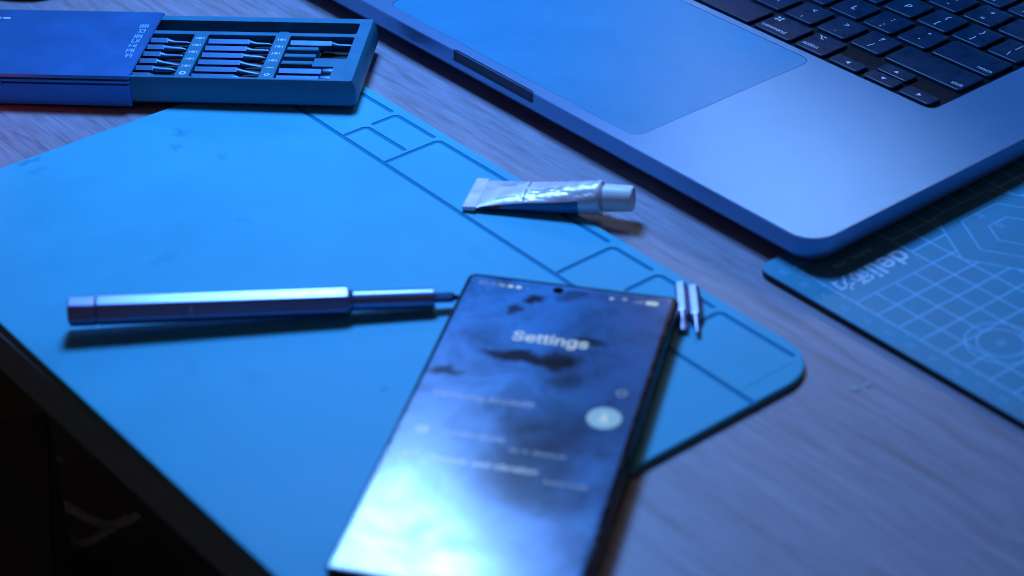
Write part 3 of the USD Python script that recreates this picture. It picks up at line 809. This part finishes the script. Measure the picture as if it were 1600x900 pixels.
put('heading', text('Settings', 5.0, 0.01, bold=True), 37.5, 37.6, 'screen_ink')
put('menu_text', text('Samsung account', 2.9, 0.01, 'l'), 7.2, 73.4, 'screen_dim')
put('menu_text', text('Connections', 2.5, 0.01, 'l'), 15.8, 93.0, 'screen_dim')
put('menu_text', text('Sounds and vibration', 2.5, 0.01, 'l'), 15.8, 106.4, 'screen_ink')
put('menu_note', text('Wi-Fi  Bluetooth', 1.7, 0.01, 'l'), 38.5, 97.0, 'screen_dim')
put('menu_note', text('Sound mode', 1.7, 0.01, 'l'), 52.5, 110.0, 'screen_dim')
put('menu_icon', CrossSection.circle(2.2, 20).extrude(0.01), 9.2, 92.0, 'screen_dim')
put('menu_icon', CrossSection.circle(2.2, 20).extrude(0.01), 9.2, 105.6, 'screen_dim')
put('avatar', CrossSection.circle(5.6, 40).extrude(0.01), 63.8, 73.8, 'screen_avatar')
put('avatar_figure', (CrossSection.circle(1.1, 16).translate((0, 0.9)) + cs(rrect(-1.7, -2.0, 1.7, -0.4, 0.8, 4))).extrude(0.012).translate((0, 0, 0.011)), 63.8, 73.8, 'screen_ink')
put('search_icon', ((CrossSection.circle(1.7, 20) - CrossSection.circle(1.2, 20)) + cs([(1.0, -1.3), (1.4, -0.9), (2.4, -1.9), (2.0, -2.3)])).extrude(0.01), 66.6, 59.6, 'screen_dim')
put('status_text', text('22:37', 2.1, 0.01, 'l'), 5.0, 6.9, 'screen_dim')
for k in range(3):
    put('status_icon', cs(rrect(-0.95, -0.85, 0.95, 0.85, 0.4, 3)).extrude(0.01), 13.6 + 2.9 * k, 6.2, 'screen_ink' if k else 'screen_dim')
put('status_icon', CrossSection.circle(0.4, 10).extrude(0.01), 22.6, 6.2, 'screen_dim')
put('status_icon', cs([(-0.9, -0.9), (0.9, 0), (-0.9, 0.9)]).extrude(0.01), 52.6, 6.2, 'screen_ink')
for k, h in enumerate((0.7, 1.2, 1.7)):
    put('status_icon', cs(rrect(-0.35, -0.85, 0.35, -0.85 + h, 0.1, 2)).extrude(0.01), 60.6 + 1.1 * k, 6.2, 'screen_dim')
put('status_icon', (CrossSection.circle(1.2, 16) ^ cs([(0, -0.9), (2, 1.6), (-2, 1.6)])).extrude(0.01), 56.8, 6.0, 'screen_dim')
put('battery_icon', cs(rrect(-2.3, -1.2, 2.3, 1.2, 1.1, 5)).extrude(0.01), 66.4, 6.2, 'screen_ink')
put('gesture_bar', cs(rrect(-8, -0.5, 8, 0.5, 0.45, 4)).extrude(0.01), 14.6, 160.0, 'screen_ink')
obj('front_camera', at(CrossSection.circle(1.9, 24).extrude(0.02), PW / 2 - 4.4, -5.2, SZ + 0.002), 'lens_black', ph)
for y0, ln in ((66, 9.5), (84, 21)):
    obj('side_button', moved(slab(-ln / 2, -1.0, ln / 2, 1.0, 0.9, [(0, -0.2), (0, 0.25), (0.15, 0.4)], 5), frame((0, -1, 0), (0, 0, -1), (1, 0, 0), (PW, -y0, 4.2))), 'phone_button', ph, smooth=40)

# ------------------------------------------------------------------ small things on the desk
for k, (px, py, s) in enumerate(((1335, 606, 1.9), (1357, 600, 1.4), (1326, 601, 0.9))):
    p = survey(px, py, 0.4)
    c = trimesh.creation.icosphere(subdivisions=2, radius=1.0)
    v = c.vertices * (1 + 0.5 * (meshkit.noise(c.vertices * 2.3 + k * 5) - 0.5)[:, None])
    c.vertices = v * (s, s * 0.6, 0.16)
    tag(obj('crumb', at(moved(c, rotz(0.6 + k)), *p[:2], 0.17), 'crumb', smooth=True), ['largest of the pale crumbs on the bare desk right of the blue mat', 'pale crumb on the bare desk, nearest to the cutting mat', 'tiny pale crumb on the bare desk, nearest to the blue mat'][k], 'crumb', 'pale crumbs on the bare desk')
p = survey(40, -14, 0)
blob = trimesh.creation.icosphere(subdivisions=4, radius=1.0)
v = blob.vertices.copy(); v = np.sign(v) * np.abs(v) ** 0.8
v = v * (1 + 0.06 * (meshkit.noise(v * 2.0) - 0.5)[:, None]) * (19, 11, 7.5)
blob.vertices = v
tag(obj('leather_pouch', at(moved(blob, rotz(math.radians(38))), p[0], p[1], 7.3), 'brown_leather', smooth=True), 'dark reddish brown rounded pouch at the upper left corner behind the tool case', 'pouch')

# ------------------------------------------------------------------ dark clutter under the desk
q0, q1 = survey(78, 705, -190), survey(86, 900, -190)
cx1 = q0[0]
cabinet = thing('storage_cabinet', 'black cabinet standing in the dark under the desk edge', 'cabinet', frame((1, 0, 0), (0, 1, 0), (0, 0, 1), (0, 0, 0)))
zc = -190
ce = unit((survey(86, 900, zc) - survey(78, 705, zc))[:2]); cn = np.array([-ce[1], ce[0]])
Mcab = frame((*ce, 0), (*cn, 0), (0, 0, 1), (*survey(78, 690, zc)[:2], 0))
if (survey(20, 800, zc)[:2] - Mcab[:2, 3]) @ cn < 0:
    Mcab = frame((*ce, 0), (*-cn, 0), (0, 0, 1), Mcab[:3, 3]); 
obj('cabinet_body', moved(trimesh.creation.box((420, 300, 540)), Mcab @ frame((1, 0, 0), (0, 1, 0), (0, 0, 1), (190, 150, zc - 270.5))), 'cabinet_black', cabinet)
obj('cabinet_top', moved(trimesh.creation.box((420, 300, 3)), Mcab @ frame((1, 0, 0), (0, 1, 0), (0, 0, 1), (190, 151, zc + 1.6))), 'cabinet_black', cabinet)


def cable(name, label, pts, r, m):
    P = spline([survey(px, py, z) for px, py, z in pts], 40)
    tag(obj(name, tube(P, r), m, smooth=True), label, 'cable', 'cables hanging under the desk')


ZW = -260
cable('cable', 'pale grey cable curling downwards to the right in the dark under the desk', [(60, 780, ZW), (95, 788, ZW), (130, 806, ZW), (160, 819, ZW), (190, 818, ZW), (215, 805, ZW)], 2.2, 'cable_grey')
cable('cable', 'dim grey cable looping below the pale one under the desk', [(60, 800, ZW - 6), (90, 822, ZW - 6), (110, 842, ZW - 6), (135, 847, ZW - 6), (165, 832, ZW - 6), (200, 810, ZW - 6)], 2.0, 'cable_grey')
cable('cable', 'short straight grey cable end sloping up to the right under the desk', [(72, 812, ZW + 8), (90, 801, ZW + 8), (110, 790, ZW + 8)], 2.2, 'cable_grey')
tp = [survey(px, py, ZW) for px, py in ((70, 697), (76, 719), (102, 720))]
tg = Manifold.hull_points(np.vstack([tp, np.array(tp) + (0, 0, -1.0)]))
tag(obj('paper_tag', tg, 'tag_paper'), 'small pale triangular paper corner in the dark under the desk', 'paper')
shelf = at(trimesh.creation.box((700, 600, 4)), -150, 120, ZW - 16)
tag(obj('under_shelf', shelf, 'floor_dark'), 'dark shelf below the desk top carrying the cables', 'shelf')
